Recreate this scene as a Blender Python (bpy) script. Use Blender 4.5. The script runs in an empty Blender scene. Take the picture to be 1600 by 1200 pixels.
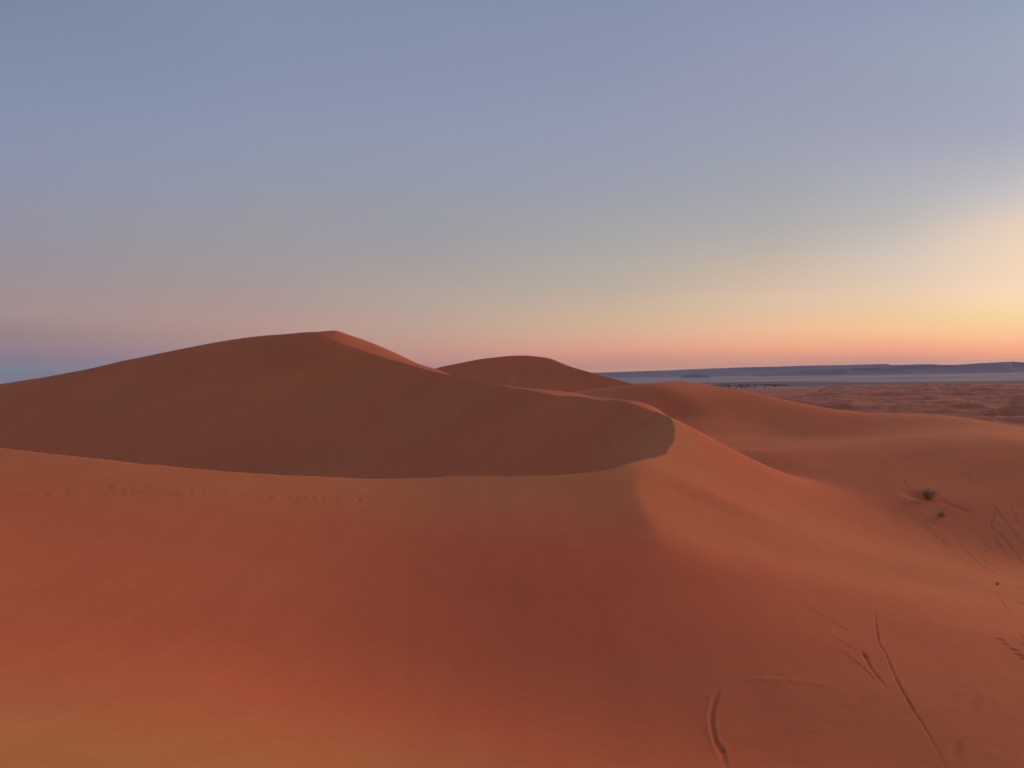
import bpy, math, random
import numpy as np
from mathutils import Matrix, Vector
random.seed(7)
rng = np.random.default_rng(11)
SC = bpy.context.scene
COL = SC.collection
R = math.radians

# ------------------------------------------------------------------ camera
FOC, CX, CY = 1200.0, 800.0, 600.0           # focal length and centre, in pixels of the 1600 px photograph
ROLL, PITCH = math.atan(0.0157), math.atan(11 / FOC)
fwd = np.array([0, math.cos(PITCH), -math.sin(PITCH)])
r0 = np.array([1.0, 0, 0]); u0 = np.array([0, math.sin(PITCH), math.cos(PITCH)])
RT = math.cos(ROLL) * r0 - math.sin(ROLL) * u0
UP = math.sin(ROLL) * r0 + math.cos(ROLL) * u0
cd = bpy.data.cameras.new('camera'); cam = bpy.data.objects.new('camera', cd); COL.objects.link(cam)
cd.sensor_width = 36; cd.lens = 36 * FOC / 1600; cd.clip_start = 0.5; cd.clip_end = 120000
cam.matrix_world = Matrix(((RT[0], UP[0], -fwd[0], 0), (RT[1], UP[1], -fwd[1], 0), (RT[2], UP[2], -fwd[2], 0), (0, 0, 0, 1)))
SC.camera = cam

def ray(px, py):
    v = fwd + RT * ((px - CX) / FOC) + UP * ((CY - py) / FOC)
    return v / v[1]
def P(px, py, d):
    return ray(px, py) * d

# ------------------------------------------------------------------ sky and light
SUN_AZ = 56.0        # degrees right of the view direction
def s2l(c):
    return tuple(((v / 255) / 12.92 if v <= 10 else ((v / 255 + 0.055) / 1.055) ** 2.4) for v in c)
world = bpy.data.worlds.new('World'); SC.world = world; world.use_nodes = True
nt = world.node_tree; nt.nodes.clear()
def N(t, **k):
    n = nt.nodes.new(t)
    for a, b in k.items(): setattr(n, a, b)
    return n
L = lambda a, b: nt.links.new(a, b)
def M(op, a, b=None, clamp=False):
    n = N('ShaderNodeMath', operation=op, use_clamp=clamp)
    for i, v in enumerate((a, b)):
        if v is None: continue
        if isinstance(v, (int, float)): n.inputs[i].default_value = v
        else: L(v, n.inputs[i])
    return n.outputs[0]
tc = N('ShaderNodeTexCoord'); sep = N('ShaderNodeSeparateXYZ'); L(tc.outputs['Generated'], sep.inputs[0])
X, Y, Z = sep.outputs
elev = M('MULTIPLY', M('ARCSINE', Z), 180 / math.pi)
hl = M('MAXIMUM', M('SQRT', M('ADD', M('MULTIPLY', X, X), M('MULTIPLY', Y, Y))), 1e-4)
sx, sy = math.sin(R(SUN_AZ)), math.cos(R(SUN_AZ))
cosa = M('DIVIDE', M('ADD', M('MULTIPLY', X, sx), M('MULTIPLY', Y, sy)), hl)
ang = M('MULTIPLY', M('ARCCOSINE', M('MINIMUM', M('MAXIMUM', cosa, -1.0), 1.0)), 180 / math.pi)
# elevation is compressed so that the ramp has most of its room near the horizon
t = M('POWER', M('MULTIPLY', M('MAXIMUM', elev, 0.0), 1 / 90), 0.6)
ZEN = (98, 118, 156)
# colours of the twilight sky by elevation (degrees) at several angles from the sunken sun
ST = [
 (0, [(0, (255, 150, 100)), (1.5, (300, 175, 100)), (3.5, (335, 235, 130)), (6, (345, 270, 170)), (9, (315, 270, 200)), (13, (250, 228, 205)), (19, (200, 198, 206)), (30, (150, 160, 184)), (50, (118, 134, 164))]),
 (23, [(0, (311.7, 215.2, 148.4)), (0.59, (311.7, 215.2, 148.4)), (0.87, (297.3, 197.8, 134.1)), (1.27, (295.6, 192.3, 139.3)), (1.67, (286.5, 204.9, 152.5)), (2.27, (275.9, 218.1, 158.6)), (2.87, (270.8, 221.6, 161.1)), (3.47, (261.8, 227.6, 165.7)), (4.27, (266, 228.1, 183.2)), (5.46, (254.1, 223.4, 194.5)), (7.04, (244.7, 218.1, 189.4)), (9, (234.2, 212.2, 191.2)), (10.94, (196.4, 192.8, 195.8)), (12.48, (185.1, 184.9, 190.7)), (14.75, (162.8, 166.5, 189.3)), (18.42, (159.2, 168.3, 184.7)), (21.78, (149.7, 162.7, 185.9)), (35, (124, 140, 168)), (55, (106, 124, 156))]),
 (29.4, [(0, (282.4, 194.5, 143.1)), (0.58, (282.4, 194.5, 143.1)), (0.84, (258, 176.2, 138.2)), (1.26, (276.9, 184.4, 137.2)), (1.69, (273.7, 189.3, 139.1)), (2.33, (268.7, 203.3, 150.6)), (2.97, (261.9, 213.3, 155.4)), (3.82, (253, 209.8, 165.1)), (4.67, (245, 211.8, 175.5)), (5.52, (236.2, 208.1, 181.6)), (6.36, (227.3, 206.1, 183.9)), (7.62, (219.5, 204.3, 190.7)), (9.71, (190.9, 185, 179.5)), (11.77, (181, 182.8, 187.3)), (15.8, (158, 160.2, 182)), (19.67, (152.8, 162.2, 180.8)), (23.18, (146.2, 155.6, 182.5)), (36, (123, 139, 168)), (55, (105, 123, 155))]),
 (37.1, [(0, (274.2, 189.3, 135.6)), (0.66, (274.2, 189.3, 135.6)), (1.02, (252.1, 170.9, 137.6)), (1.47, (261.2, 179.7, 135.1)), (1.92, (263.3, 186.2, 138.4)), (2.6, (258.3, 194.5, 149.9)), (3.27, (250.9, 201.2, 156)), (4.17, (236.3, 197.8, 164.1)), (5.07, (230.8, 201.7, 170.6)), (5.97, (223, 193.9, 169)), (8.19, (196.3, 183.3, 169.4)), (10.39, (175.5, 173.4, 175.2)), (12.56, (167.9, 169.1, 175.2)), (16.79, (152.9, 160.9, 179.3)), (20.83, (148.9, 153.7, 177.7)), (24.49, (141.9, 152.5, 180.3)), (37, (122, 137, 168)), (55, (104, 122, 154))]),
 (47.5, [(0, (257.8, 190.4, 128.7)), (0.48, (257.8, 190.4, 128.7)), (0.91, (236.8, 163.1, 135.3)), (1.47, (237.3, 162.9, 132)), (1.94, (245.9, 174.6, 138.8)), (2.65, (233.6, 178.9, 148.7)), (3.59, (224.1, 186.8, 150.8)), (4.53, (213.5, 185.8, 155.7)), (5.47, (204.7, 181.5, 160.8)), (6.4, (194.5, 178.5, 160.8)), (8.72, (178.9, 174.4, 167.7)), (13.27, (156.1, 159.1, 172.1)), (17.65, (150, 158.4, 181.4)), (21.83, (140.5, 148.3, 173.7)), (25.59, (135.8, 147.1, 175.5)), (37, (118, 134, 166)), (55, (102, 120, 153))]),
 (62.7, [(0, (212.2, 155.6, 138.3)), (1.72, (212.2, 155.6, 138.3)), (2.19, (208.9, 160.3, 138.9)), (2.9, (204.3, 163, 144.5)), (3.85, (197.7, 168.1, 150.9)), (4.79, (190.5, 165, 152.5)), (5.73, (182.7, 169.1, 155.5)), (7.6, (172.8, 162.6, 156.9)), (9.92, (161, 156.9, 164)), (13.55, (151, 156.9, 168.8)), (17.94, (145, 153.8, 179.6)), (22.13, (134.6, 145.3, 170.4)), (25.88, (133.8, 145.6, 171.1)), (37, (114, 131, 162)), (55, (99, 117, 151))]),
 (74.2, [(0, (160, 134, 142)), (1.5, (172, 140, 140)), (3.63, (194.3, 155, 141.1)), (5.21, (178.4, 151.9, 146.9)), (7.45, (165.8, 155.7, 154.9)), (9.67, (159.2, 154, 157.2)), (13.15, (149.7, 153.7, 169.5)), (17.37, (141.1, 152, 176.8)), (21.4, (133.5, 144.2, 169.6)), (25.04, (131.3, 146.3, 170.3)), (37, (112, 129, 160)), (55, (98, 116, 150))]),
 (89, [(0, (112, 124, 140)), (0.85, (122.8, 146.2, 151.8)), (1.25, (135.5, 128.9, 143.6)), (1.85, (143.8, 126.3, 138.5)), (2.45, (153, 134.9, 143.4)), (3.25, (156.5, 133.3, 133.5)), (4.05, (163.6, 144.6, 142.9)), (4.84, (168.7, 147.6, 144.6)), (6.82, (158.7, 146, 150.6)), (8.79, (152.9, 146.8, 157.3)), (11.89, (144.8, 149.4, 169.1)), (15.66, (137.9, 147.5, 174.1)), (19.3, (126.4, 142.8, 169.9)), (22.62, (123.5, 137.6, 160)), (36, (108, 124, 154)), (55, (95, 112, 146))]),
 (180, [(0, (88, 104, 126)), (3, (104, 108, 130)), (6, (140, 124, 138)), (10, (150, 136, 146)), (15, (136, 138, 156)), (24, (110, 122, 150)), (40, (98, 113, 144)), (60, (88, 106, 140))]),
]
def ext(c): return tuple(((v / 255 + 0.055) / 1.055) ** 2.4 / 4 for v in c)   # the ramps hold a quarter of the radiance
prev = None
for i, (a, stops) in enumerate(ST):
    cr = N('ShaderNodeValToRGB'); el = cr.color_ramp; el.interpolation = 'B_SPLINE'
    stops = stops + [(90, ZEN)]
    while len(el.elements) < len(stops): el.elements.new(0.5)
    for e, (dg, c) in zip(el.elements, stops):
        e.position = (dg / 90) ** 0.6
    for e, (dg, c) in zip(el.elements, stops):
        e.position = (dg / 90) ** 0.6; e.color = (*ext(c), 1)
    L(t, cr.inputs[0])
    if prev is None: prev = cr.outputs[0]
    else:
        mr = N('ShaderNodeMapRange', interpolation_type='LINEAR'); L(ang, mr.inputs[0])
        mr.inputs[1].default_value = ST[i - 1][0]; mr.inputs[2].default_value = a
        mx = N('ShaderNodeMix', data_type='RGBA'); L(mr.outputs[0], mx.inputs[0]); L(prev, mx.inputs[6]); L(cr.outputs[0], mx.inputs[7])
        prev = mx.outputs[2]
bg = N('ShaderNodeBackground'); L(prev, bg.inputs[0]); bg.inputs[1].default_value = 4.0
wo = N('ShaderNodeOutputWorld'); L(bg.outputs[0], wo.inputs[0])
world.cycles.sampling_method = 'MANUAL'; world.cycles.sample_map_resolution = 1024

sd = bpy.data.lights.new('sun', 'SUN'); sun = bpy.data.objects.new('sun', sd); COL.objects.link(sun)
SUN_EL = 9.0
sd.energy = 1.82; sd.angle = R(26); sd.color = (1.0, 0.50, 0.20)
dv = Vector((sx * math.cos(R(SUN_EL)), sy * math.cos(R(SUN_EL)), math.sin(R(SUN_EL))))
sun.rotation_euler = dv.to_track_quat('Z', 'Y').to_euler()

SC.render.engine = 'CYCLES'
SC.view_settings.view_transform = 'Standard'; SC.view_settings.look = 'None'
SC.view_settings.exposure = 0; SC.view_settings.gamma = 1; SC.view_settings.use_curve_mapping = False
SC.cycles.use_denoising = True
SC.cycles.max_bounces = 6; SC.cycles.diffuse_bounces = 4; SC.cycles.volume_bounces = 1
SC.cycles.volume_step_rate = 1.0

# ------------------------------------------------------------------ height of the dunes
PLAIN = -60.0
def vnoise(x, y, seed=0):
    xi = np.floor(x).astype(np.int64); yi = np.floor(y).astype(np.int64)
    xf = x - xi; yf = y - yi
    u = xf * xf * xf * (xf * (xf * 6 - 15) + 10); v = yf * yf * yf * (yf * (yf * 6 - 15) + 10)
    def h(a, b):
        n = (a * 374761393 + b * 668265263 + seed * 974634777) & 0xffffffff
        n = ((n ^ (n >> 13)) * 1274126177) & 0xffffffff
        n = n ^ (n >> 16)
        return (n & 0xffff) / 65535.0
    return (h(xi, yi) * (1 - u) + h(xi + 1, yi) * u) * (1 - v) + (h(xi, yi + 1) * (1 - u) + h(xi + 1, yi + 1) * u) * v
def smooth(a, b, x):
    q = np.clip((x - a) / (b - a), 0, 1); return q * q * (3 - 2 * q)

def seg_dist(x, y, line, closed=False):
    """distance to a polyline, and the nearest parameter along it (in segments)"""
    best = np.full(x.shape, 1e9); par = np.zeros(x.shape)
    n = len(line)
    for i in range(n if closed else n - 1):
        a = line[i]; b = line[(i + 1) % n]; ab = b - a; l2 = ab @ ab + 1e-12
        s = np.clip(((x - a[0]) * ab[0] + (y - a[1]) * ab[1]) / l2, 0, 1)
        d = np.hypot(x - a[0] - s * ab[0], y - a[1] - s * ab[1])
        m = d < best; best = np.where(m, d, best); par = np.where(m, i + s, par)
    return best, par
# surface points of the sand outside the slip-face bowl: (px, py, distance ahead in m)
# first sheet: the main dune, the foreground and the lit slope
CP = [(0,699,110.4),(200,722,113.7),(430,742,121.6),(650,746,131.6),(830,738,137.2),(950,729,142.8),(1010,718,154.5),(1040,702,170),(1052,680,182.7),(1046,652,203.4),(1000,635,214.4),(935,626,232.3),(870,618,263.7),(800,606,295.2),(760,598,317.5),(700,585,345.3),(650,573,365),(600,559,386),(560,546,394),(525,533,399),(500,523,404),(430,523,423),(300,545,433.2),(150,575,427.4),(0,600,428.2),(0,1200,29.7),(0,1050,51.4),(0,900,74.5),(0,800,89.3),(300,1200,38.3),(300,1050,61.6),(300,900,84.7),(300,800,102.1),(600,1200,49.1),(620,1050,69.8),(640,950,85),(650,850,105),(800,1100,65.1),(850,1000,77.5),(850,900,93.9),(850,820,112.5),(1000,1000,76.9),(1000,900,93.1),(1100,1100,65.1),(1200,1200,56.1),(1400,1200,56.8),(1600,1200,57.7),(990,760,133.8),(1010,800,119.8),(1060,880,97.7),(1160,950,85.3),(1300,1010,76.8),(1500,1080,69.2),(1100,700,182.9),(1110,740,165.7),(1120,800,132.7),(1200,760,174.6),(1200,850,120.1),(1300,800,172.2),(1400,900,118.3),(1400,1000,80.4),(1600,1000,84.2),(1600,850,175),(1450,775,206.2),(525,519,416),(560,528,421.5),(600,547,406.9),(640,565,391.3),(685,578,385.5),(965,765,130.7),(1030,745,143.6),(975,830,109.1),(1045,810,118.2),(1020,910,91.2),(1110,880,99),(1090,980,79.7),(1180,900,96.6),(1250,1040,72),(1250,940,89.4),(750,800,118.7),(750,900,94.7),(500,850,100.8),(500,950,82.6),(450,1100,58.9),(150,1120,44.7),(950,1100,65.3),(1350,850,146.3),(1250,1120,63.4),(1500,1150,61.5),(1500,900,127.4),(478,523,426),(440,528,438),(300,557,450),(1085,673,196),(1125,692,198),(1165,712,197),(900,619.5,266),(955,624,250),(978,628,243),(1003,632.5,235),(1028,639.5,224),(900,640,330),(980,650,300),(1020,660,262),(1050,672,240),(1085,694,226),(1125,714,226),(1450,775,207),(1600,765,217)]
# second sheet: the hump and the ridge behind the valley on the right
CPF = [(1180,705,252.5),(1130,681,346),(1200,676,364.6),(1350,671,361.8),(1480,674,318),(1600,690,256.8),(1200,662,378.4),(1300,655,389.1),(1340,645,410.7),(1440,647,429.6),(1520,658,429.4),(1600,671,405.7),(1260,632.5,416.8),(1055,596,458.1),(1000,604,459),(1110,606,426.4),(1160,613,421.4),(1200,621.5,416.9),(1050,625,389.5),(1120,640,386.7),(1000,622,497.4),(1055,614,485.6),(1110,624,484.7),(1160,631,476.2),(1215,642,469),(1260,652,468.4),(1340,662,472.4),(1440,666,469.3),(1520,678,456),(1050,640,385),(1085,655,372),(1110,670,358),(1150,700,290),(1250,742,220),(1300,722,235),(1400,720,235),(1350,765,205),(1450,783,195),(1600,785,195),(1450,705,246)]
pts = np.array([P(*c) for c in CP] + [np.array(p, float) for p in [
 (0,0,-1.7),(-9,12,-8.5),(4,12,-9.5),(0,-12,-3.5),(-30,10,-5),(-30,-30,-8),(20,-20,-12),(40,10,-24),(35,30,-29),(80,30,-36),(80,-20,-36),(0,-80,-25),
 (-90,0,-16),(-90,60,-12),(-130,108,-9),(-220,120,-6),(-300,150,-2),(-380,230,2),(-420,330,0),(-380,420,-6),(-300,440,-4),(-480,300,-20),(-480,450,-30),(-300,0,-30),
 (-100,480,10),(-60,500,-6),(0,470,-22),(40,420,-34),(-30,420,-4),(-250,520,-25),(-100,560,-25),(100,520,-48),(0,640,-42),(-300,640,-45),
 (25,360,-24),(60,300,-34),(80,250,-34),(110,230,-36),(150,235,-41),(200,235,-46),(90,330,-44),(200,330,-60),(300,300,-66),(300,450,-75),
 (200,170,-37),(240,120,-40),(160,80,-38),(160,0,-42)]])
ptsf = np.array([P(*c) for c in CPF] + [np.array(p, float) for p in [
 (40,200,-38),(30,250,-31),(0,290,-28),(0,150,-50),(-100,300,-50),(-100,420,-40),(0,400,-18),(40,340,-22),(60,280,-28),(80,150,-44),(150,120,-46),(60,60,-60),(0,0,-60),(250,130,-50),(260,0,-60),
 (0,470,-14),(100,520,-25),(150,560,-38),(240,520,-44),(300,470,-52),(360,400,-52),(300,280,-46),(0,640,-42),(-200,560,-40),(-300,300,-60)]])
def tps_fit(p, lam):
    n = len(p); xy = p[:, :2] / 100.0
    d2 = ((xy[:, None] - xy[None]) ** 2).sum(-1)
    K = 0.5 * d2 * np.log(d2 + 1e-12) + np.diag(lam)
    Pm = np.c_[np.ones(n), xy]
    A = np.zeros((n + 3, n + 3)); A[:n, :n] = K; A[:n, n:] = Pm; A[n:, :n] = Pm.T
    return np.linalg.solve(A, np.r_[p[:, 2], 0, 0, 0]), xy
rr = np.hypot(pts[:, 0], pts[:, 1])
lam = 2e-5 * (rr / 100) ** 1.0
cf, cxy = tps_fit(pts, lam)
cff, cxyf = tps_fit(ptsf, 2e-5 * np.hypot(ptsf[:, 0], ptsf[:, 1]) / 100)
SPUR = np.array([P(*c)[:2] for c in [(1008,724,150),(993,760,132.5),(1010,802,118.5),(1037,852,104),(1085,905,94)]])
SUM = P(525, 519, 414)
def W(x, y):
    sh = x.shape; x = x.ravel() / 100.0; y = y.ravel() / 100.0
    def sheet(c, q):
        o = c[-3] + c[-2] * x + c[-1] * y
        for k in range(len(q)):
            d2 = (x - q[k, 0]) ** 2 + (y - q[k, 1]) ** 2
            o += c[k] * 0.5 * d2 * np.log(d2 + 1e-12)
        return o
    a, b = sheet(cf, cxy), sheet(cff, cxyf)
    b = b - 30 * (1 - smooth(0.8, 1.8, y + 0.1 * x))
    out = np.maximum(a, b) + 1.1 * np.log1p(np.exp(-np.abs(a - b) / 1.1))
    # soft crease along the spur that leaves the curl of the brink
    xx = x * 100; yy = y * 100
    m = (xx > -25) & (xx < 75) & (yy > 60) & (yy < 190)
    if m.any():
        d, q = seg_dist(xx[m], yy[m], SPUR)
        fade = smooth(0.0, 0.6, q) * (1 - smooth(2.0, 3.9, q))
        out[m] -= 0.14 * fade * (np.sqrt(d * d + 0.6) - 0.77) * np.exp(-(d / 15) ** 2)
    # small cap of blown sand on the summit
    out += 0.85 * np.exp(-(((xx - SUM[0]) / 5) ** 2 + ((yy - SUM[1]) / 7) ** 2))
    return out.reshape(sh)

# brink of the slip face: a closed curve in plan
BR = [(500,523,404),(525,533,399),(560,546,394),(600,559,386),(650,573,365),(700,585,345.3),(760,598,317.5),(800,606,295.2),(870,618,263.7),(935,626,232.3),(1000,635,214.4),(1030,643,210),(1046,653,203),(1054,680,186),(1042,702,170),(1010,718,154.5),(950,729,142.8),(830,738,137.2),(650,746,131.6),(430,742,121.6),(200,722,113.7),(0,699,110.4)]
bp = [tuple(P(*b)[:2]) for b in BR] + [(-130,108),(-220,120),(-300,150),(-380,230),(-420,330),(-380,420),(-300,440)] + [tuple(P(*b)[:2]) for b in [(0,600,429),(150,575,426),(300,545,428.5),(430,523,423)]]
bp = np.array(bp)
def catmull(p, n, closed=True):
    out = []
    m = len(p)
    for i in range(m if closed else m - 1):
        a, b, c, d = (p[(i - 1) % m], p[i], p[(i + 1) % m], p[(i + 2) % m]) if closed else (p[max(i - 1, 0)], p[i], p[i + 1], p[min(i + 2, m - 1)])
        for s in np.arange(n) / n:
            out.append(0.5 * ((2 * b) + (c - a) * s + (2 * a - 5 * b + 4 * c - d) * s ** 2 + (3 * b - a - 3 * c + d) * s ** 3))
    if not closed: out.append(p[-1])
    return np.array(out)
brink = catmull(bp, 12)
def resample(c, step, closed=True):
    q = np.vstack([c, c[:1]]) if closed else c
    s = np.r_[0, np.cumsum(np.hypot(*np.diff(q, axis=0).T))]
    n = max(2, int(s[-1] / step)); u = np.linspace(0, s[-1], n + 1)
    o = np.c_[np.interp(u, s, q[:, 0]), np.interp(u, s, q[:, 1])]
    return o[:-1] if closed else o
brink = resample(brink, 1.0)
# slight natural waviness of the brink
ss = np.arange(len(brink)) * 1.0
tang = np.roll(brink, -1, 0) - np.roll(brink, 1, 0); tang /= np.hypot(tang[:, 0], tang[:, 1])[:, None]
nrm = np.c_[-tang[:, 1], tang[:, 0]]
brink += nrm * ((vnoise(ss / 14, ss * 0, 3) - 0.5) * 0.7 + (vnoise(ss / 4.5, ss * 0 + 7, 4) - 0.5) * 0.4 + (vnoise(ss / 1.9, ss * 0 + 3, 5) - .5) * .22)[:, None]
brz = W(brink[:, 0], brink[:, 1])

def inside(x, y, poly):
    r = np.zeros(x.shape, bool); a = poly; b = np.roll(poly, -1, 0)
    for (x1, y1), (x2, y2) in zip(a, b):
        if y1 == y2: continue
        m = (y1 > y) != (y2 > y)
        if m.any(): r ^= m & (x < (x2 - x1) * (y - y1) / (y2 - y1) + x1)
    return r
# depth of the bowl on a coarse raster: a soft distance that rounds the inner corners
gx = np.arange(-440, 70, 2.0); gy = np.arange(90, 460, 2.0)
GX, GY = np.meshgrid(gx, gy, indexing='ij')
GD = np.zeros(GX.shape); GZ = np.zeros(GX.shape); PW = 5.0
uu = np.linspace(-60, 60, 240001); CN = float(np.sum((1 + uu ** 2) ** (-PW / 2)) * (uu[1] - uu[0]))
for i in range(len(gx)):
    d = np.hypot(GX[i][:, None] - brink[None, :, 0], GY[i][:, None] - brink[None, :, 1]) + 0.3
    w = d ** -PW; sw = w.sum(1)
    GD[i] = (sw * 1.0 / CN) ** (-1 / (PW - 1)); GZ[i] = (w * brz[None]).sum(1) / sw
def bil(G, x, y):
    fx = np.clip((x - gx[0]) / 2.0, 0, len(gx) - 1.001); fy = np.clip((y - gy[0]) / 2.0, 0, len(gy) - 1.001)
    i = fx.astype(int); j = fy.astype(int); u = fx - i; v = fy - j
    return G[i, j] * (1 - u) * (1 - v) + G[i + 1, j] * u * (1 - v) + G[i, j + 1] * (1 - u) * v + G[i + 1, j + 1] * u * v
fine_brink = brink
def outer(x, y):
    """low rolling dunes and the gravel plain, far out"""
    r = np.hypot(x, y)
    wx = x + 60 * vnoise(x / 260, y / 260, 21); wy = y + 60 * vnoise(x / 240, y / 240, 22)
    a = 1 - np.abs(2 * vnoise(wx / 190, wy / 105, 31) - 1)
    b = 1 - np.abs(2 * vnoise(wx / 90 + 5, wy / 48, 32) - 1)
    c = vnoise(x / 600, y / 420, 33)
    az = np.degrees(np.arctan2(x, y))
    edge = 3100 + 500 * (vnoise(az / 3.0, az * 0, 35) - 0.5) - 1700 * (1 - smooth(15.5, 27, az))
    m = smooth(0, 500, edge - r)
    e3 = 1 - np.abs(2 * vnoise(wx / 52 + 2, wy / 24, 34) - 1)
    h = (a ** 2 * 7 + b ** 2 * 5 + e3 ** 2 * 3.2 + c * 8) * m
    h += m * 9 * smooth(0.35, 0.8, vnoise(x / 330 + 9, y / 280, 36)) * smooth(900, 2200, r)
    return PLAIN + h * (0.35 + 0.65 * smooth(500, 1100, r)) + 1.2 * vnoise(x / 700, y / 500, 40)
def H(x, y):
    z = W(x, y)
    lx = np.where(x > -150, 0, 0)
    r = np.hypot((x + 60) / 1.0, (y - 230) / 1.0)
    k = smooth(400, 560, r)
    z = z * (1 - k) + outer(x, y) * k
    bb = (x > -440) & (x < 60) & (y > 95) & (y < 450)
    idx = np.nonzero(bb.ravel())[0]
    if len(idx):
        zf = z.ravel().copy(); xf = x.ravel()[idx]; yf = y.ravel()[idx]
        ins = inside(xf, yf, fine_brink); idx = idx[ins]; xf = xf[ins]; yf = yf[ins]
        if len(idx):
            D = bil(GD, xf, yf); zc = bil(GZ, xf, yf)
            near = D < 9
            if near.any():
                dn, pn = seg_dist(xf[near], yf[near], fine_brink, True)
                zn = np.interp(pn, np.arange(len(brz) + 1), np.r_[brz, brz[0]])
                q = smooth(3, 8, dn)
                D[near] = dn * (1 - q) + D[near] * q; zc[near] = zn * (1 - q) + zc[near] * q
            drop = 0.62 * D - 0.06 * np.clip(D - 20, 0, None) ** 2 / 60
            drop = np.where(D > 90, 0.62 * 90 - 0.06 * 70 ** 2 / 60 + 0.48 * (D - 90), drop)
            zs = zc - drop * (1 - .30 * smooth(-15, 36, xf))
            fl = -78.0; kk = 8.0
            zs = fl + kk * np.log1p(np.exp(np.clip((zs - fl) / kk, -30, 60)))
            zf[idx] = np.where(D < 60, np.minimum(zs, zc), zs)
        z = zf.reshape(x.shape)
    return z

# ------------------------------------------------------------------ the sheet of sand: a disc of rings, fine where the frame looks
def spaced(a, b, s):
    return list(np.arange(a, b - 1e-6, s))
az = spaced(-180, -38, 2.4) + spaced(-38, -36, 0.3) + spaced(-36, 4, 0.1) + spaced(4, 36, 0.07) + spaced(36, 38, 0.3) + spaced(38, 180, 2.4)
az = np.radians(np.array(az)); NA = len(az)
def geo(a, b, q):
    n = int(math.log(b / a) / q); return list(a * np.exp(np.arange(n) * math.log(b / a) / n))
rad = geo(2, 18, 0.11) + geo(18, 480, 0.0046) + geo(480, 6000, 0.010) + geo(6000, 26000, 0.05) + [26000.0]
rad = np.array(rad); NR = len(rad)
AZ, RD = np.meshgrid(az, rad, indexing='ij')
VX = RD * np.sin(AZ); VY = RD * np.cos(AZ)
# move the vertices nearest to the brink exactly onto it, so that the edge stays sharp
snapped = np.zeros(VX.shape, bool)
bb2 = resample(brink, 0.12)
ba = np.arctan2(bb2[:, 0], bb2[:, 1]); br = np.hypot(bb2[:, 0], bb2[:, 1])
for kk in range(len(bb2)):
    a0, a1 = ba[kk], ba[(kk + 1) % len(bb2)]; q0, q1 = br[kk], br[(kk + 1) % len(bb2)]
    lo, hi = min(a0, a1), max(a0, a1)
    if hi < -0.66 or lo > 0.66: continue
    i0 = np.searchsorted(az, lo); i1 = np.searchsorted(az, hi)
    for i in range(i0, i1):
        s = (az[i] - a0) / (a1 - a0); rc = q0 + s * (q1 - q0)
        j = int(np.searchsorted(rad, rc)); j = j if rad[j] - rc < rc - rad[j - 1] else j - 1
        if not snapped[i, j]:
            RD[i, j] = rc; snapped[i, j] = True
    lo, hi = min(q0, q1), max(q0, q1)
    j0 = np.searchsorted(rad, lo); j1 = np.searchsorted(rad, hi)
    for j in range(j0, j1):
        s = (rad[j] - q0) / (q1 - q0); ac = a0 + s * (a1 - a0)
        i = int(np.searchsorted(az, ac)); i = i if az[i] - ac < ac - az[i - 1] else i - 1
        if not snapped[i, j]:
            AZ[i, j] = ac; snapped[i, j] = True
VX = RD * np.sin(AZ); VY = RD * np.cos(AZ)
VZ = H(VX, VY)
if snapped.any(): VZ[snapped] = W(VX[snapped], VY[snapped])

# ------------------------------------------------------------------ tracks and footprints pressed into the sand
def hit(pp):
    """where the rays through these photograph points meet the sand"""
    pp = np.array(pp, float)
    rays = np.array([ray(a, b) for a, b in pp])
    ds = np.exp(np.linspace(math.log(16), math.log(460), 900))
    xs = rays[:, 0:1] * ds; ys = np.repeat(ds[None], len(pp), 0); zs = rays[:, 2:3] * ds
    f = zs - HG(xs, ys)
    out = []
    for k in range(len(pp)):
        i = np.nonzero(f[k] < 0)[0]
        i = i[0] if len(i) else len(ds) - 1
        i = max(i, 1); s = f[k, i - 1] / (f[k, i - 1] - f[k, i] + 1e-9); s = min(max(s, 0), 1)
        d = ds[i - 1] + s * (ds[i] - ds[i - 1]); out.append((rays[k, 0] * d, d))
    return np.array(out)
def HG(x, y):
    return H(x, y)
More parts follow.
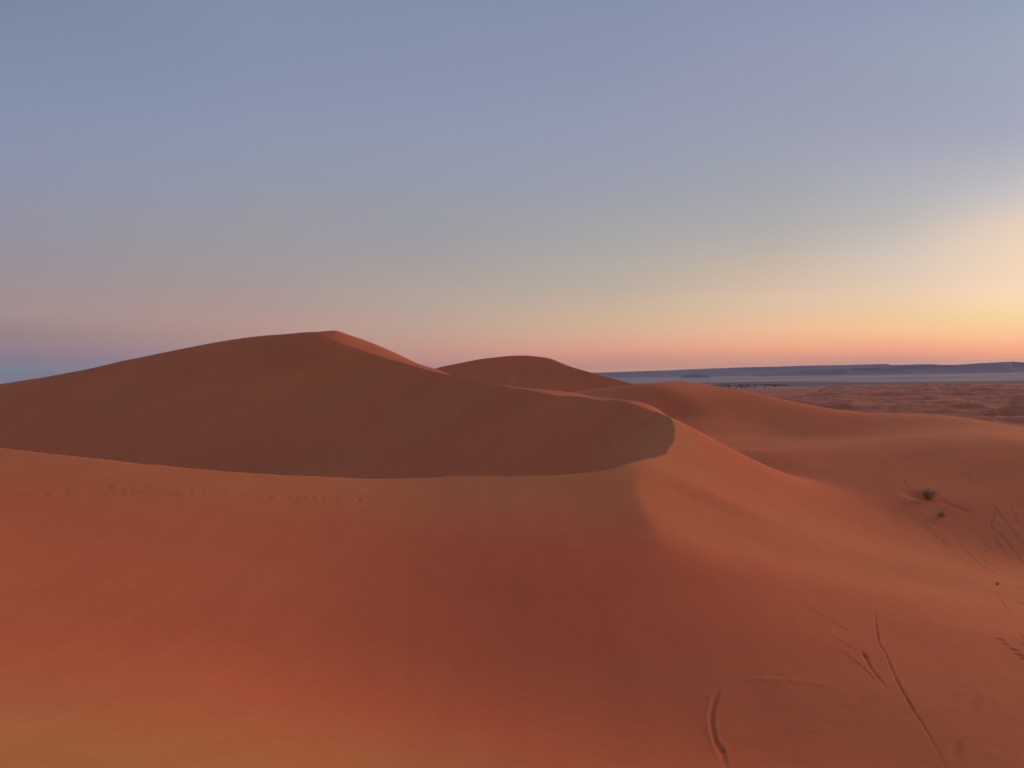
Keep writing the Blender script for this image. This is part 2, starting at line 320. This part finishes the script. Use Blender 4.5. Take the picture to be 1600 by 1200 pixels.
# (points in the photograph, half width in m, depth in m, berm share, painted shade)
TR = [
 ([(1126,1072),(1118,1090),(1113,1112),(1113,1140),(1120,1165),(1130,1185),(1138,1205)], .20, .13, .35, .45),
 ([(1122,1160),(1128,1172),(1134,1186)], .20, .16, .2, .5),
 ([(1130,1068),(1150,1062),(1190,1060),(1240,1062),(1290,1070),(1335,1083)], .16, -.10, 0, 0),
 ([(1368,945),(1369,980),(1374,1005),(1385,1025),(1400,1060),(1420,1095),(1437,1125),(1455,1155),(1480,1200),(1500,1230)], .11, .11, .35, .5),
 ([(1345,1015),(1352,1028),(1362,1045),(1375,1062),(1388,1078)], .15, .12, .4, .45),
 ([(1343,1016),(1350,1022),(1354,1032)], .24, .15, .3, .55),
 ([(1285,985),(1310,1000),(1330,1012),(1345,1020)], .14, .10, .6, .3),
 ([(1283,1006),(1300,1012),(1325,1024),(1345,1040),(1372,1066)], .14, .10, .9, .25),
 ([(1225,925),(1260,948),(1300,972),(1345,998),(1375,1010)], .16, .07, .8, .1),
 ([(1080,800),(1100,822),(1130,850),(1165,880),(1205,908),(1240,935)], .14, .05, .5, .12),
 ([(1370,1018),(1420,1032),(1470,1052),(1520,1075),(1560,1090),(1605,1108)], .12, -.05, 0, 0),
 ([(1470,1145),(1500,1155),(1560,1180),(1600,1200)], .12, -.05, 0, 0),
 ([(1320,1110),(1345,1100),(1370,1085)], .5, .08, .2, .15),
 ([(1500,1150),(1495,1170),(1488,1190)], .3, .08, .2, .2),
 ([(1530,1080),(1518,1110),(1512,1125)], .35, .07, .2, .15),
 # fan of straight lines around the plants
 ([(1412,795),(1435,817),(1470,845),(1500,872),(1530,888),(1556,902)], .14, .12, .8, .5),
 ([(1418,793),(1450,822),(1480,848),(1505,868)], .12, .12, .8, .5),
 ([(1425,793),(1455,815),(1475,830)], .12, .10, .5, .4),
 ([(1445,833),(1465,850),(1490,872),(1505,882)], .12, .11, .8, .4),
 ([(1492,845),(1510,862),(1535,885),(1545,892)], .14, .12, .8, .5),
 ([(1508,855),(1530,870),(1548,884)], .12, .10, .8, .5),
 ([(1490,872),(1515,878),(1540,886),(1562,900)], .12, .10, .5, .4),
 ([(1358,730),(1378,748),(1395,762),(1412,775)], .12, .08, .3, .35),
 ([(1380,718),(1395,732)], .12, .07, .3, .3),
 ([(1408,748),(1422,764)], .12, .09, .3, .5),
 ([(1505,736),(1514,745),(1522,753)], .12, .09, .3, .4),
 ([(1541,775),(1555,795),(1575,820),(1590,838),(1604,856)], .13, .12, .6, .6),
 ([(1551,795),(1553,808),(1548,820),(1562,835),(1580,850),(1598,860)], .13, .12, .6, .6),
 ([(1562,835),(1575,850),(1590,868),(1602,885)], .12, .11, .5, .5),
 ([(1545,828),(1560,850),(1575,870)], .11, .09, .5, .4),
 ([(1525,835),(1545,855),(1562,868)], .11, .08, .5, .4),
 ([(1576,785),(1585,805),(1590,820)], .11, .08, .5, .3),
 ([(1553,922),(1562,935),(1570,948),(1582,962)], .12, .09, .4, .4),
 ([(1575,932),(1588,940),(1597,943)], .10, .09, .4, .4),
 ([(1592,985),(1597,995),(1603,1008)], .10, .09, .4, .4),
 ([(1030,708),(1000,719),(960,728),(920,733),(880,736)], .25, .05, .3, .2),
 # tail of sand behind the big plant
 ([(1462,777),(1480,787),(1500,795),(1525,803)], .9, .22, .2, .3),
]
FEET = [(1562,998),(1570.5,1006.5),(1584,1015),(1593,1023),(1592,917),(1598,930),(1594,942),(1598,1006),
        (1600,1029)]
# the worn line of footprints on the left, and single prints above it
for k in range(90):
    x = rng.uniform(15, 620); c = np.interp(x, [0, 150, 300, 400, 620], [772, 770, 768, 776, 784])
    FEET.append((x, c + rng.normal(0, 3.2) * (1.6 if x < 310 else 0.8)))
for x, y in [(40,708),(75,712),(95,714),(118,720),(140,723),(152,726),(176,728),(120,765),(315,744),(410,757),(455,757),(500,760),(560,770),(700,797),(712,835),(714,838),(664,829),(690,776)]:
    FEET.append((x, y))
dent_shade = np.zeros(VX.shape)  # shade in tracks and footprints, painted as a darker sand colour
lens = [len(t[0]) for t in TR]
allp = hit([p for t_ in TR for p in t_[0]] + FEET)
k0 = 0
def carve(line, w, dep, berm, dark, seed):
    x0, y0 = line.min(0) - 5 * w - 1; x1, y1 = line.max(0) + 5 * w + 1
    m = (VX > x0) & (VX < x1) & (VY > y0) & (VY < y1)
    if not m.any(): return
    x = VX[m]; y = VY[m]
    d, p = seg_dist(x, y, line)
    cell = 0.0012 * np.hypot(x, y)
    ww = np.maximum(w, 0.9 * cell) * (0.75 + 0.5 * vnoise(p * 1.3, p * 0, seed))
    endt = np.clip(np.minimum(p, len(line) - 1 - p) / (0.28 * len(line)), 0.0, 1) ** 0.8
    am = endt * (0.65 + 0.7 * vnoise(p * 2.1 + 3, p * 0, seed + 1))
    g = np.exp(-(d / ww) ** 2)
    VZ[m] += -.72 * dep * am * g + 0.6 * berm * abs(dep) * am * np.exp(-((d - 2.0 * ww) / (0.8 * ww)) ** 2)
    dent_shade[m] = np.maximum(dent_shade[m], 0.6 * dark * am * g)
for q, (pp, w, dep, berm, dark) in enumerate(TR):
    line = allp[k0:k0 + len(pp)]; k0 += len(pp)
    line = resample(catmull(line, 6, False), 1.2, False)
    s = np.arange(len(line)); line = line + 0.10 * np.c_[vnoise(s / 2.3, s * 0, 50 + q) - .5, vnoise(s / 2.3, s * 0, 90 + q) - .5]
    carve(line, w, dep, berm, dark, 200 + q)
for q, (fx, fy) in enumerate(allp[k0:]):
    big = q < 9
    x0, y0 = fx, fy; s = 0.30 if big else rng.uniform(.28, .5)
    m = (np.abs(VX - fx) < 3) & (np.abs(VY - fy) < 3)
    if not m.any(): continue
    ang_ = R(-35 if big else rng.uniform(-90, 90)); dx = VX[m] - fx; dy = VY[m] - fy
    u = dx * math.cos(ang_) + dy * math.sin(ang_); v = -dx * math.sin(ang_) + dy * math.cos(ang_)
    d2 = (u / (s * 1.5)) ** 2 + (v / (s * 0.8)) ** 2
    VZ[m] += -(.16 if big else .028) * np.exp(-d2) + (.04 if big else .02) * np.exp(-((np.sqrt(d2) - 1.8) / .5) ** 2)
    dent_shade[m] = np.maximum(dent_shade[m], (.9 if big else .10) * np.exp(-d2))
# broad soft relief
near = RD < 600
VZ[near] += (0.10 * (vnoise(VX[near] / 9, VY[near] / 6, 61) - .5) + 0.35 * (vnoise(VX[near] / 34, VY[near] / 22, 62) - .5)) * (~snapped[near]) * smooth(15, 50, RD[near]) * 0.5
# scour left of the big plant
sp = hit([(1432, 774)])[0]
m = (np.abs(VX - sp[0]) < 9) & (np.abs(VY - sp[1]) < 14)
VZ[m] -= 0.9 * np.exp(-(((VX[m] - sp[0]) / 2.6) ** 2 + ((VY[m] - sp[1]) / 3.5) ** 2))

# yellower sand tone on the near knoll, in drifts and near the brink
wob = vnoise(VX / 40, VY / 30, 71) + .5 * vnoise(VX / 13, VY / 11, 72)
pale = (1 - smooth(35, 80, RD + 10 * (wob - .75))) * (1 - smooth(-8, 8, VX + 6 * (wob - .75)))
m = (RD > 95) & (RD < 260) & (VX < 45) & (VX > -140)
cd_ = np.full(VX.shape, 99.0); cd_[m] = seg_dist(VX[m], VY[m], brink[::6][(brink[::6, 1] < 200) & (brink[::6, 0] > -140)])[0]
pale = np.maximum(pale, .16 * smooth(.7, 1.1, wob))
pale = np.maximum(pale, .36 * (1 - smooth(4, 24, cd_ + 8 * (wob - .75))))  # paleness of the sky-facing crest, painted into the sand colour

# red of light bounced within the hollow, painted into the sand colour
red = np.exp(-((VX - 2 - .15 * (VY - 80)) / 30) ** 2) * smooth(46, 66, RD + 8 * (wob - .75)) * (1 - smooth(98, 124, RD + 10 * (wob - .75)))

def material(name):
    mt = bpy.data.materials.new(name); mt.use_nodes = True
    mt.node_tree.nodes.clear(); return mt
class G:
    def __init__(s, mt): s.t = mt.node_tree
    def n(s, t, **k):
        n = s.t.nodes.new(t)
        for a, b in k.items(): setattr(n, a, b)
        return n
    def l(s, a, b): s.t.links.new(a, b)
    def noise(s, vec, scale, detail=4, rough=.5):
        n = s.n('ShaderNodeTexNoise'); n.inputs['Scale'].default_value = scale; n.inputs['Detail'].default_value = detail; n.inputs['Roughness'].default_value = rough
        if vec is not None: s.l(vec, n.inputs['Vector'])
        return n.outputs[0]
    def ramp(s, f, *st):
        c = s.n('ShaderNodeValToRGB'); e = c.color_ramp.elements
        while len(e) < len(st): e.new(.5)
        for q, (p, col) in zip(e, st): q.position = p; q.color = (*col, 1)
        s.l(f, c.inputs[0]); return c.outputs[0]
    def mix(s, f, a, b, mode='MIX'):
        m = s.n('ShaderNodeMix', data_type='RGBA', blend_type=mode)
        for i, v in ((0, f), (6, a), (7, b)):
            if isinstance(v, (int, float)): m.inputs[i].default_value = v
            elif isinstance(v, tuple): m.inputs[i].default_value = (*v, 1)
            else: s.l(v, m.inputs[i])
        return m.outputs[2]
    def pos(s, sc=(1, 1, 1)):
        g = s.n('ShaderNodeNewGeometry'); mp = s.n('ShaderNodeMapping'); mp.inputs['Scale'].default_value = sc
        s.l(g.outputs['Position'], mp.inputs[0]); return mp.outputs[0]
    def out(s, col, rough=.9, normal=None):
        b = s.n('ShaderNodeBsdfPrincipled'); o = s.n('ShaderNodeOutputMaterial')
        if isinstance(col, tuple): b.inputs['Base Color'].default_value = (*col, 1)
        else: s.l(col, b.inputs['Base Color'])
        b.inputs['Roughness'].default_value = rough; b.inputs['Specular IOR Level'].default_value = .12
        if normal is not None: s.l(normal, b.inputs['Normal'])
        s.l(b.outputs[0], o.inputs[0]); return b
SAND = (0.80, 0.207, 0.079)
def mul(c, k): return tuple(v * k for v in c)
sand = material('sand'); g = G(sand)
f1 = g.noise(g.pos((.02, .03, .02)), 1.0, 5, .55)
base = g.ramp(f1, (.3, mul(SAND, .94)), (.7, mul(SAND, 1.06)))
f2 = g.noise(g.pos((1, 1.6, 1)), 1.5, 6, .6)
base = g.mix(.5, base, g.ramp(f2, (.3, (.90, .90, .90)), (.7, (1.08, 1.08, 1.08))), 'MULTIPLY')
fs_ = g.noise(g.pos((.30, .05, .1)), 1.0, 5, .6)
base = g.mix(.5, base, g.ramp(fs_, (.35, (.95, .93, .93)), (.65, (1.04, 1.06, 1.05))), 'MULTIPLY')
f3 = g.noise(g.pos(), 14.0, 3, .7)
base = g.mix(.5, base, g.ramp(f3, (.3, (.90, .90, .90)), (.7, (1.09, 1.09, 1.09))), 'MULTIPLY')
pale_n = g.n('ShaderNodeAttribute', attribute_name='pale')
base = g.mix(pale_n.outputs['Fac'], base, g.mix(1.0, base, (.90, 1.40, 1.22), 'MULTIPLY'))
red_n = g.n('ShaderNodeAttribute', attribute_name='red')
base = g.mix(red_n.outputs['Fac'], base, g.mix(1.0, base, (1.05, .86, .86), 'MULTIPLY'))
at = g.n('ShaderNodeAttribute', attribute_name='dent_shade')
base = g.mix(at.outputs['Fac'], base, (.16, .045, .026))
bm1 = g.n('ShaderNodeBump'); bm1.inputs['Strength'].default_value = .35; bm1.inputs['Distance'].default_value = .03
g.l(g.noise(g.pos((3.0, 9.0, 3.0)), 1.0, 3, .6), bm1.inputs['Height'])
bm2 = g.n('ShaderNodeBump'); bm2.inputs['Strength'].default_value = .4; bm2.inputs['Distance'].default_value = .12
g.l(g.noise(g.pos((.35, .6, .35)), 1.0, 3, .5), bm2.inputs['Height']); g.l(bm1.outputs[0], bm2.inputs['Normal'])
g.out(base, .92, bm2.outputs[0])

plain = material('plain_ground'); g = G(plain)
# sand dunes nearby pass into grey gravel and pale clay streaks with distance
geo_ = g.n('ShaderNodeNewGeometry'); sp_ = g.n('ShaderNodeSeparateXYZ'); g.l(geo_.outputs['Position'], sp_.inputs[0])
at = g.n('ShaderNodeAttribute', attribute_name='dune')
fs = g.noise(g.pos((.010, .011, .03)), 1.0, 9, .68)
duc = g.ramp(fs, (.30, (.42, .12, .06)), (.48, (.55, .16, .075)), (.60, (.66, .23, .12)), (.74, (.80, .38, .24)))
fp = g.noise(g.pos((.00022, .0011, .001)), 1.0, 6, .6)
plc = g.ramp(fp, (.36, (.26, .19, .165)), (.46, (.38, .29, .25)), (.53, (.60, .47, .41)), (.60, (.36, .27, .23)), (.68, (.27, .19, .17)))
gn_ = g.n('ShaderNodeAttribute', attribute_name='gravel')
plc = g.mix(gn_.outputs['Fac'], plc, (.19, .14, .125))
g.out(g.mix(at.outputs['Fac'], plc, duc), .95)

def grid_mesh(name, vx, vy, vz, mat, wrap=False, attrs={}):
    na, nr = vx.shape
    co = np.stack([vx, vy, vz], -1).reshape(-1, 3)
    I = np.arange(na if wrap else na - 1); J = np.arange(nr - 1)
    I, J = np.meshgrid(I, J, indexing='ij'); I2 = (I + 1) % na
    f = np.stack([I * nr + J, I * nr + J + 1, I2 * nr + J + 1, I2 * nr + J], -1).reshape(-1, 4)
    me = bpy.data.meshes.new(name)
    me.vertices.add(len(co)); me.vertices.foreach_set('co', co.ravel().astype(np.float32))
    me.loops.add(f.size); me.loops.foreach_set('vertex_index', f.ravel().astype(np.int32))
    me.polygons.add(len(f)); me.polygons.foreach_set('loop_start', np.arange(len(f), dtype=np.int32) * 4)
    me.polygons.foreach_set('loop_total', np.full(len(f), 4, np.int32))
    me.update(calc_edges=True)
    me.shade_smooth()
    for k, v in attrs.items():
        a = me.attributes.new(k, 'FLOAT', 'POINT'); a.data.foreach_set('value', v.ravel().astype(np.float32))
    me.materials.append(mat)
    o = bpy.data.objects.new(name, me); COL.objects.link(o); return o

# flip winding so that faces look up: azimuth runs clockwise seen from above
jn = int(np.searchsorted(rad, 640))
je = int(np.searchsorted(rad, 3800))
o = grid_mesh('sand_dunes', VX[:, :jn + 1], VY[:, :jn + 1], VZ[:, :jn + 1], sand, True, {'dent_shade': dent_shade[:, :jn + 1], 'pale': pale[:, :jn + 1], 'red': red[:, :jn + 1]}); o['kind'] = 'structure'
wb = vnoise(VX[:, jn:] / 520, VY[:, jn:] / 900, 81)
dn = smooth(0, 500, 3650 - RD[:, jn:] + 900 * (wb - .5))
gv = smooth(3200, 3700, RD[:, jn:]) * (1 - smooth(4600, 5600, RD[:, jn:] + 1500 * (wb - .5)))
s_ = je - jn
o = grid_mesh('dune_field', VX[:, jn:je + 1], VY[:, jn:je + 1], VZ[:, jn:je + 1], plain, True, {'dune': dn[:, :s_ + 1], 'gravel': gv[:, :s_ + 1]}); o['kind'] = 'structure'
o = grid_mesh('desert_plain', VX[:, je:], VY[:, je:], VZ[:, je:], plain, True, {'dune': dn[:, s_:], 'gravel': gv[:, s_:]}); o['kind'] = 'structure'
# the disc's middle, under the camera
a_ = np.stack([VX[:, 0] * 0, VX[:, 0]], 1); b_ = np.stack([VY[:, 0] * 0, VY[:, 0]], 1); c_ = np.stack([VZ[:, 0] * 0 - 1.75, VZ[:, 0]], 1)
o = grid_mesh('sand_summit', a_, b_, c_, sand, True, {'dent_shade': a_ * 0, 'pale': a_ * 0 + .9}); o['kind'] = 'structure'

# ------------------------------------------------------------------ second tall dune, behind the shoulder of the first
D2 = 720.0
cr2 = [(560,612,700),(620,596,705),(685,574,712),(750,561,718),(800,555.5,722),(828,555.5,722),(852,559,716),(868,565.5,708),(885,571,700),(930,584,690),(975,596,680),(1010,606,672),(1060,618,660)]
c3 = np.array([P(*c) for c in cr2])
cc = resample(catmull(c3[:, :2], 8, False), 2.0, False)
su = np.r_[0, np.cumsum(np.hypot(*np.diff(c3[:, :2], axis=0).T))]
sv = np.r_[0, np.cumsum(np.hypot(*np.diff(cc, axis=0).T))]; sv *= su[-1] / sv[-1]
zc2 = np.interp(sv, su, c3[:, 2])
ker = np.ones(7) / 7; zc2[3:-3] = np.convolve(zc2, ker, 'valid')
offs = np.r_[-np.linspace(1, 0, 60) ** 1.3 * 130, np.linspace(0, 1, 60)[1:] ** 1.3 * 170]
tg = np.gradient(cc, axis=0); tg = np.array([np.convolve(np.pad(tg[:, k], 20, 'edge'), np.ones(41) / 41, 'valid') for k in (0, 1)]).T
tg /= np.hypot(tg[:, 0], tg[:, 1])[:, None]; nn = np.c_[-tg[:, 1], tg[:, 0]]
FX = cc[:, 0:1] + nn[:, 0:1] * offs; FY = cc[:, 1:2] + nn[:, 1:2] * offs
fr = np.clip(-offs, 0, None); bk = np.clip(offs, 0, None)
hump = 2.6 * np.exp(-((sv[:, None] - sv[-1] * .60) / 22) ** 2) * (np.exp(-((bk - 11) / 8) ** 2)) * (bk > 0) * smooth(0, 6, bk)
FZ = zc2[:, None] - 0.60 * fr + 0.0009 * fr ** 2 - 0.22 * bk - 0.0012 * bk ** 2 + hump
o = grid_mesh('far_dune', FX[::-1], FY[::-1], FZ[::-1], sand, False, {'dent_shade': FX * 0}); o['kind'] = 'structure'

# ------------------------------------------------------------------ mesas on the horizon
rock = material('rock'); g = G(rock)
g.out(g.ramp(g.noise(g.pos((.003, .003, .02)), 1.0, 6, .6), (.3, (.085, .075, .075)), (.7, (.16, .135, .125))), .95)
def mesa(name, top, dist, width, talus, seed, lift=0, kind='structure'):
    """ridge with a cliffed front towards the dunes: top = photograph points of its skyline"""
    p = np.array([P(a, b, dist) for a, b in top])
    n = 260; u = np.linspace(0, 1, n); s = np.linspace(0, 1, len(p))
    s = (p[:, 0] - p[0, 0]) / (p[-1, 0] - p[0, 0])
    x = np.interp(u, s, p[:, 0]); y = np.full(n, dist) + (vnoise(u * 9, u * 0, seed) - .5) * 0.05 * dist; z = np.interp(u, s, p[:, 2])
    z = z * y / dist
    z += (vnoise(u * 40, u * 0, seed + 1) - .5) * 8
    end = np.clip(np.minimum(u, 1 - u) / .02, 0, 1)
    prof = [(-talus, PLAIN - 5), (-talus * .62, .16), (-talus * .36, .42), (-talus * .22, .62), (-talus * .13, .90), (-talus * .05, .985), (0, 1), (width * .5, 1.0), (width, .97), (width + talus, PLAIN - 5)]
    VX_ = np.zeros((n, len(prof))); VY_ = VX_.copy(); VZ_ = VX_.copy()
    for k, (off, h) in enumerate(prof):
        gully = (vnoise(u * 34, u * 0 + k * .3, seed + 2) - .5) * talus * .42 * (1 if 0 < k < 5 else 0) + (vnoise(u * 90, u * 0 + k * .5, seed + 3) - .5) * talus * .16 * (1 if 0 < k < 6 else 0)
        VX_[:, k] = x * (1 + off / dist); VY_[:, k] = y + off + gully
        VZ_[:, k] = (PLAIN - 5) if h == PLAIN - 5 else (PLAIN - 5) + (z - PLAIN + 5) * h * (end * .5 + .5)
    o = grid_mesh(name, VX_, VY_, VZ_, rock); o['kind'] = kind
    return o
mesa('mesa', [(700,587),(820,584.5),(945,582),(1000,580),(1060,578),(1110,576),(1165,574),(1210,573),(1262,571.5),(1320,570.2),(1384,568.4),(1392,570),(1455,568.8),(1465,570),(1560,570),(1800,567),(2300,562),(3000,552)], 19000, 2500, 1500, 5)
mesa('mesa', [(1180,587),(1215,583),(1240,580),(1262,577),(1345,575),(1400,572.5),(1470,570.5),(1490,570),(1520,568),(1550,566.6),(1580,565.4),(1600,566.2),(1660,566),(1750,563.5),(2000,561),(2600,555)], 14500, 1500, 1100, 15)
mesa('hill', [(1054,590.5),(1066,588.4),(1080,585.4),(1088,585.0),(1094,585.6),(1104,588),(1114,590.5)], 12500, 100, 300, 25)
mesa('hill', [(1165,589.5),(1180,585.5),(1194,584.2),(1208,585.5),(1226,589)], 15200, 100, 350, 35)
mesa('hill', [(1330,588),(1360,584.5),(1390,583.5),(1420,585),(1440,587)], 13500, 100, 350, 45)

# ------------------------------------------------------------------ plants
twig = material('twig'); G(twig).out((.30, .21, .14), .9)
leaf = material('dry_leaf'); g = G(leaf); g.out(g.ramp(g.noise(g.pos(), 3.0, 3), (.3, (.40, .29, .15)), (.7, (.60, .44, .24))), .85)
dark = material('tree_foliage'); g = G(dark); g.out(g.ramp(g.noise(g.pos(), .4, 3), (.3, (.012, .013, .010)), (.7, (.035, .035, .024))), .9)
def put(name, verts, faces, mat, parent=None):
    me = bpy.data.meshes.new(name); me.from_pydata([tuple(map(float, v)) for v in verts], [], faces); me.update(); me.materials.append(mat)
    ob = bpy.data.objects.new(name, me); COL.objects.link(ob)
    if parent is not None: ob.parent = parent
    return ob
def thing(name, label, cat, loc, group=None):
    ob = bpy.data.objects.new(name, None); COL.objects.link(ob); ob.location = loc; ob['label'] = label; ob['category'] = cat
    if group: ob['group'] = group
    return ob
def tube(vs, fs, path, r0_, r1_):
    b = len(vs); n = len(path)
    for i, q in enumerate(path):
        r = r0_ + (r1_ - r0_) * i / (n - 1)
        for k in range(3):
            a = k * 2.094; vs.append((q[0] + r * math.cos(a), q[1] + r * math.sin(a), q[2]))
    for i in range(n - 1):
        for k in range(3):
            a = b + i * 3 + k; c = b + i * 3 + (k + 1) % 3
            fs.append((a, c, c + 3, a + 3))
def shrub(px, py, wid, hei, nst, lab, seed, lean=0, leaves=True):
    rs = random.Random(seed)
    q = hit([(px, py)])[0]; z = float(H(np.array([q[0]]), np.array([q[1]]))[0])
    e = thing('desert_shrub', lab, 'shrub', (q[0], q[1], z - .1), 'dry plants growing on the sand')
    tv, tf, lv, lf = [], [], [], []
    for i in range(nst):
        a = rs.uniform(0, 2 * math.pi); out = rs.random() ** .6 * wid / 2; h = hei * rs.uniform(.45, 1) * (1.0 - .25 * (out / (wid / 2)) ** 2)
        b0 = (rs.gauss(0, wid * .07), rs.gauss(0, wid * .07))
        path = []
        for k in range(5):
            s = k / 4
            path.append((b0[0] + math.cos(a) * out * s ** 1.4 + lean * s * s + rs.gauss(0, .02 * wid) * s, b0[1] + math.sin(a) * out * s ** 1.4 + rs.gauss(0, .02 * wid) * s, h * (s ** .85)))
        tube(tv, tf, path, .006 * wid / 2 + .006, .005)
        if leaves:
            for _ in range(16):
                s = rs.uniform(.25, 1) * 3.999; k = int(s); f = s - k
                c = [path[k][m_] * (1 - f) + path[k + 1][m_] * f for m_ in range(3)]
                ll = rs.uniform(.08, .22) * wid / 2.4; aa = rs.uniform(0, 6.28); el_ = rs.uniform(.2, 1.3)
                d = (math.cos(aa) * math.cos(el_) * ll, math.sin(aa) * math.cos(el_) * ll, math.sin(el_) * ll); w = ll * .16
                n0 = len(lv)
                c = [c[0] + rs.gauss(0, .03 * wid), c[1] + rs.gauss(0, .03 * wid), c[2]]
                lv += [(c[0], c[1], c[2]), (c[0] + d[0] * .5 - math.sin(aa) * w, c[1] + d[1] * .5 + math.cos(aa) * w, c[2] + d[2] * .5), (c[0] + d[0], c[1] + d[1], c[2] + d[2]), (c[0] + d[0] * .5 + math.sin(aa) * w, c[1] + d[1] * .5 - math.cos(aa) * w, c[2] + d[2] * .5)]
                lf.append((n0, n0 + 1, n0 + 2, n0 + 3))
    put('twigs', tv, tf, twig, e)
    if leaves: put('foliage', lv, lf, leaf, e)
    return e
shrub(1450, 779, 5.0, 2.9, 120, 'largest dark olive shrub on the red sand, with a scoured hollow beside it', 3, .5)
shrub(1472, 807, 3.6, 1.8, 40, 'sparse low tuft on the sand just below the largest shrub', 5, .2)
shrub(1558, 914, .9, .7, 40, 'small dark tuft near the row of footprints, at the end of the long tracks', 8, .1)

def plain_tree(px, py, wpx, seed):
    """a squat desert tree far out on the plain"""
    rs = random.Random(seed)
    v = ray(px, py); d = (PLAIN + 1) / v[2]; x, y = v[0] * d, d
    z = float(outer(np.array([x]), np.array([y]))[0])
    w = wpx / FOC * d; h = w * rs.uniform(.45, .75)
    return x, y, z, w, h
kinds = []
for kd in range(4):
    rs = random.Random(70 + kd); lv, lf = [], []
    for i in range(150):
        a = rs.uniform(0, 6.283); rr_ = rs.random() ** .5 * .5; zz = .28 + rs.uniform(0, .68) * math.sqrt(max(0, 1 - (rr_ * 1.9) ** 2)) + rs.gauss(0, .03)
        c = (rr_ * math.cos(a), rr_ * math.sin(a), zz); s = rs.uniform(.06, .13)
        n0 = len(lv)
        for _ in range(4): lv.append((c[0] + rs.uniform(-s, s), c[1] + rs.uniform(-s, s), c[2] + rs.uniform(-s, s)))
        lf += [(n0, n0 + 1, n0 + 2), (n0, n0 + 2, n0 + 3), (n0, n0 + 1, n0 + 3)]
    cm = bpy.data.meshes.new('crown'); cm.from_pydata(lv, [], lf); cm.update(); cm.materials.append(dark)
    tv, tf = [], []
    for i in range(3):
        a = i * 2.1 + kd
        tube(tv, tf, [(0, 0, -.05), (.06 * math.cos(a), .06 * math.sin(a), .2), (.2 * math.cos(a), .2 * math.sin(a), .5)], .03, .012)
    tm = bpy.data.meshes.new('trunk'); tm.from_pydata(tv, [], tf); tm.update(); tm.materials.append(twig)
    kinds.append((cm, tm))
TREES = []
rs = random.Random(5)
clusters = [(1100,603,14,1.0,8),(1112,603,16,1.2,8),(1132,602.5,22,.9,16),(1139,607,8,1,8),(1128,605,14,1.2,7),(1162,602,20,.8,14),(1164,606,10,1.6,9),(1172,604,4,1.2,4),(1193,601.5,16,.8,12),(1213,603,14,1.2,14),(1180,602.5,10,1,6),(1233,604.5,2,.5,2),(1122,604,30,.6,8),(1105,605,26,1.4,18),(1150,605,30,1.8,16),(1200,602,30,.7,16),(1225,603,16,.8,8),(1180,606,34,1.0,8),(1262,604,10,.8,2),(1215,602.3,12,.8,8),(1120,607,14,1.0,6)]
for (cx, cy, wx_, wy_, n_) in clusters:
    for i in range(n_):
        TREES.append((rs.gauss(cx, wx_ * .35), rs.gauss(cy, wy_ * .6), rs.uniform(1.2, 3.6)))
for i, (a, b, w_) in enumerate(TREES):
    x, y, z, w, h = plain_tree(a, b, w_, i)
    if a > 1250: lab, grp = 'lone dark tree right of the grove, on bare ground before the dune field', 'stray trees right of the grove'
    elif b > 604.2 and a < 1147: lab, grp = 'dark low tree on pale ground just above the dune slope, left of the grove', 'trees in front of the left grove'
    elif b > 604.2: lab, grp = 'dark low tree scattered on pinkish ground in front of the middle of the grove', 'trees in front of the middle grove'
    elif a < 1147: lab, grp = 'dark tree in the back row of the grove, beside the dune slope', 'back row of the grove, left part'
    elif a < 1198: lab, grp = 'dark tree in the densest middle stretch of the far grove', 'back row of the grove, middle part'
    else: lab, grp = 'dark tree in the thinning right end of the far grove', 'back row of the grove, right part'
    e = thing('desert_tree', lab, 'tree', (x, y, z - .3), grp)
    cm, tm = kinds[i % 4]
    for nm, me in (('crown', cm), ('trunk', tm)):
        ob = bpy.data.objects.new(nm, me); COL.objects.link(ob); ob.parent = e
    e.scale = (w, w, h); e.rotation_euler = (0, 0, rs.uniform(0, 6.28))

# ------------------------------------------------------------------ haze
HZ = 26500.0
hv = [(sx_ * HZ, sy_ * HZ, z_) for z_ in (-90, 300) for sx_, sy_ in ((-1, -1), (1, -1), (1, 1), (-1, 1))]
hz = put('haze', hv, [(0, 3, 2, 1), (4, 5, 6, 7), (0, 1, 5, 4), (1, 2, 6, 5), (2, 3, 7, 6), (3, 0, 4, 7)], None) if False else None
me = bpy.data.meshes.new('haze'); me.from_pydata(hv, [], [(0, 3, 2, 1), (4, 5, 6, 7), (0, 1, 5, 4), (1, 2, 6, 5), (2, 3, 7, 6), (3, 0, 4, 7)]); me.update()
hm = material('haze'); g = G(hm); vn = g.n('ShaderNodeVolumePrincipled'); on = g.n('ShaderNodeOutputMaterial')
vn.inputs['Color'].default_value = (.60, .70, 1.0, 1); vn.inputs['Density'].default_value = 0.000036; vn.inputs['Anisotropy'].default_value = 0.0
g.l(vn.outputs[0], on.inputs['Volume']); me.materials.append(hm)
hz = bpy.data.objects.new('haze', me); COL.objects.link(hz); hz['kind'] = 'stuff'
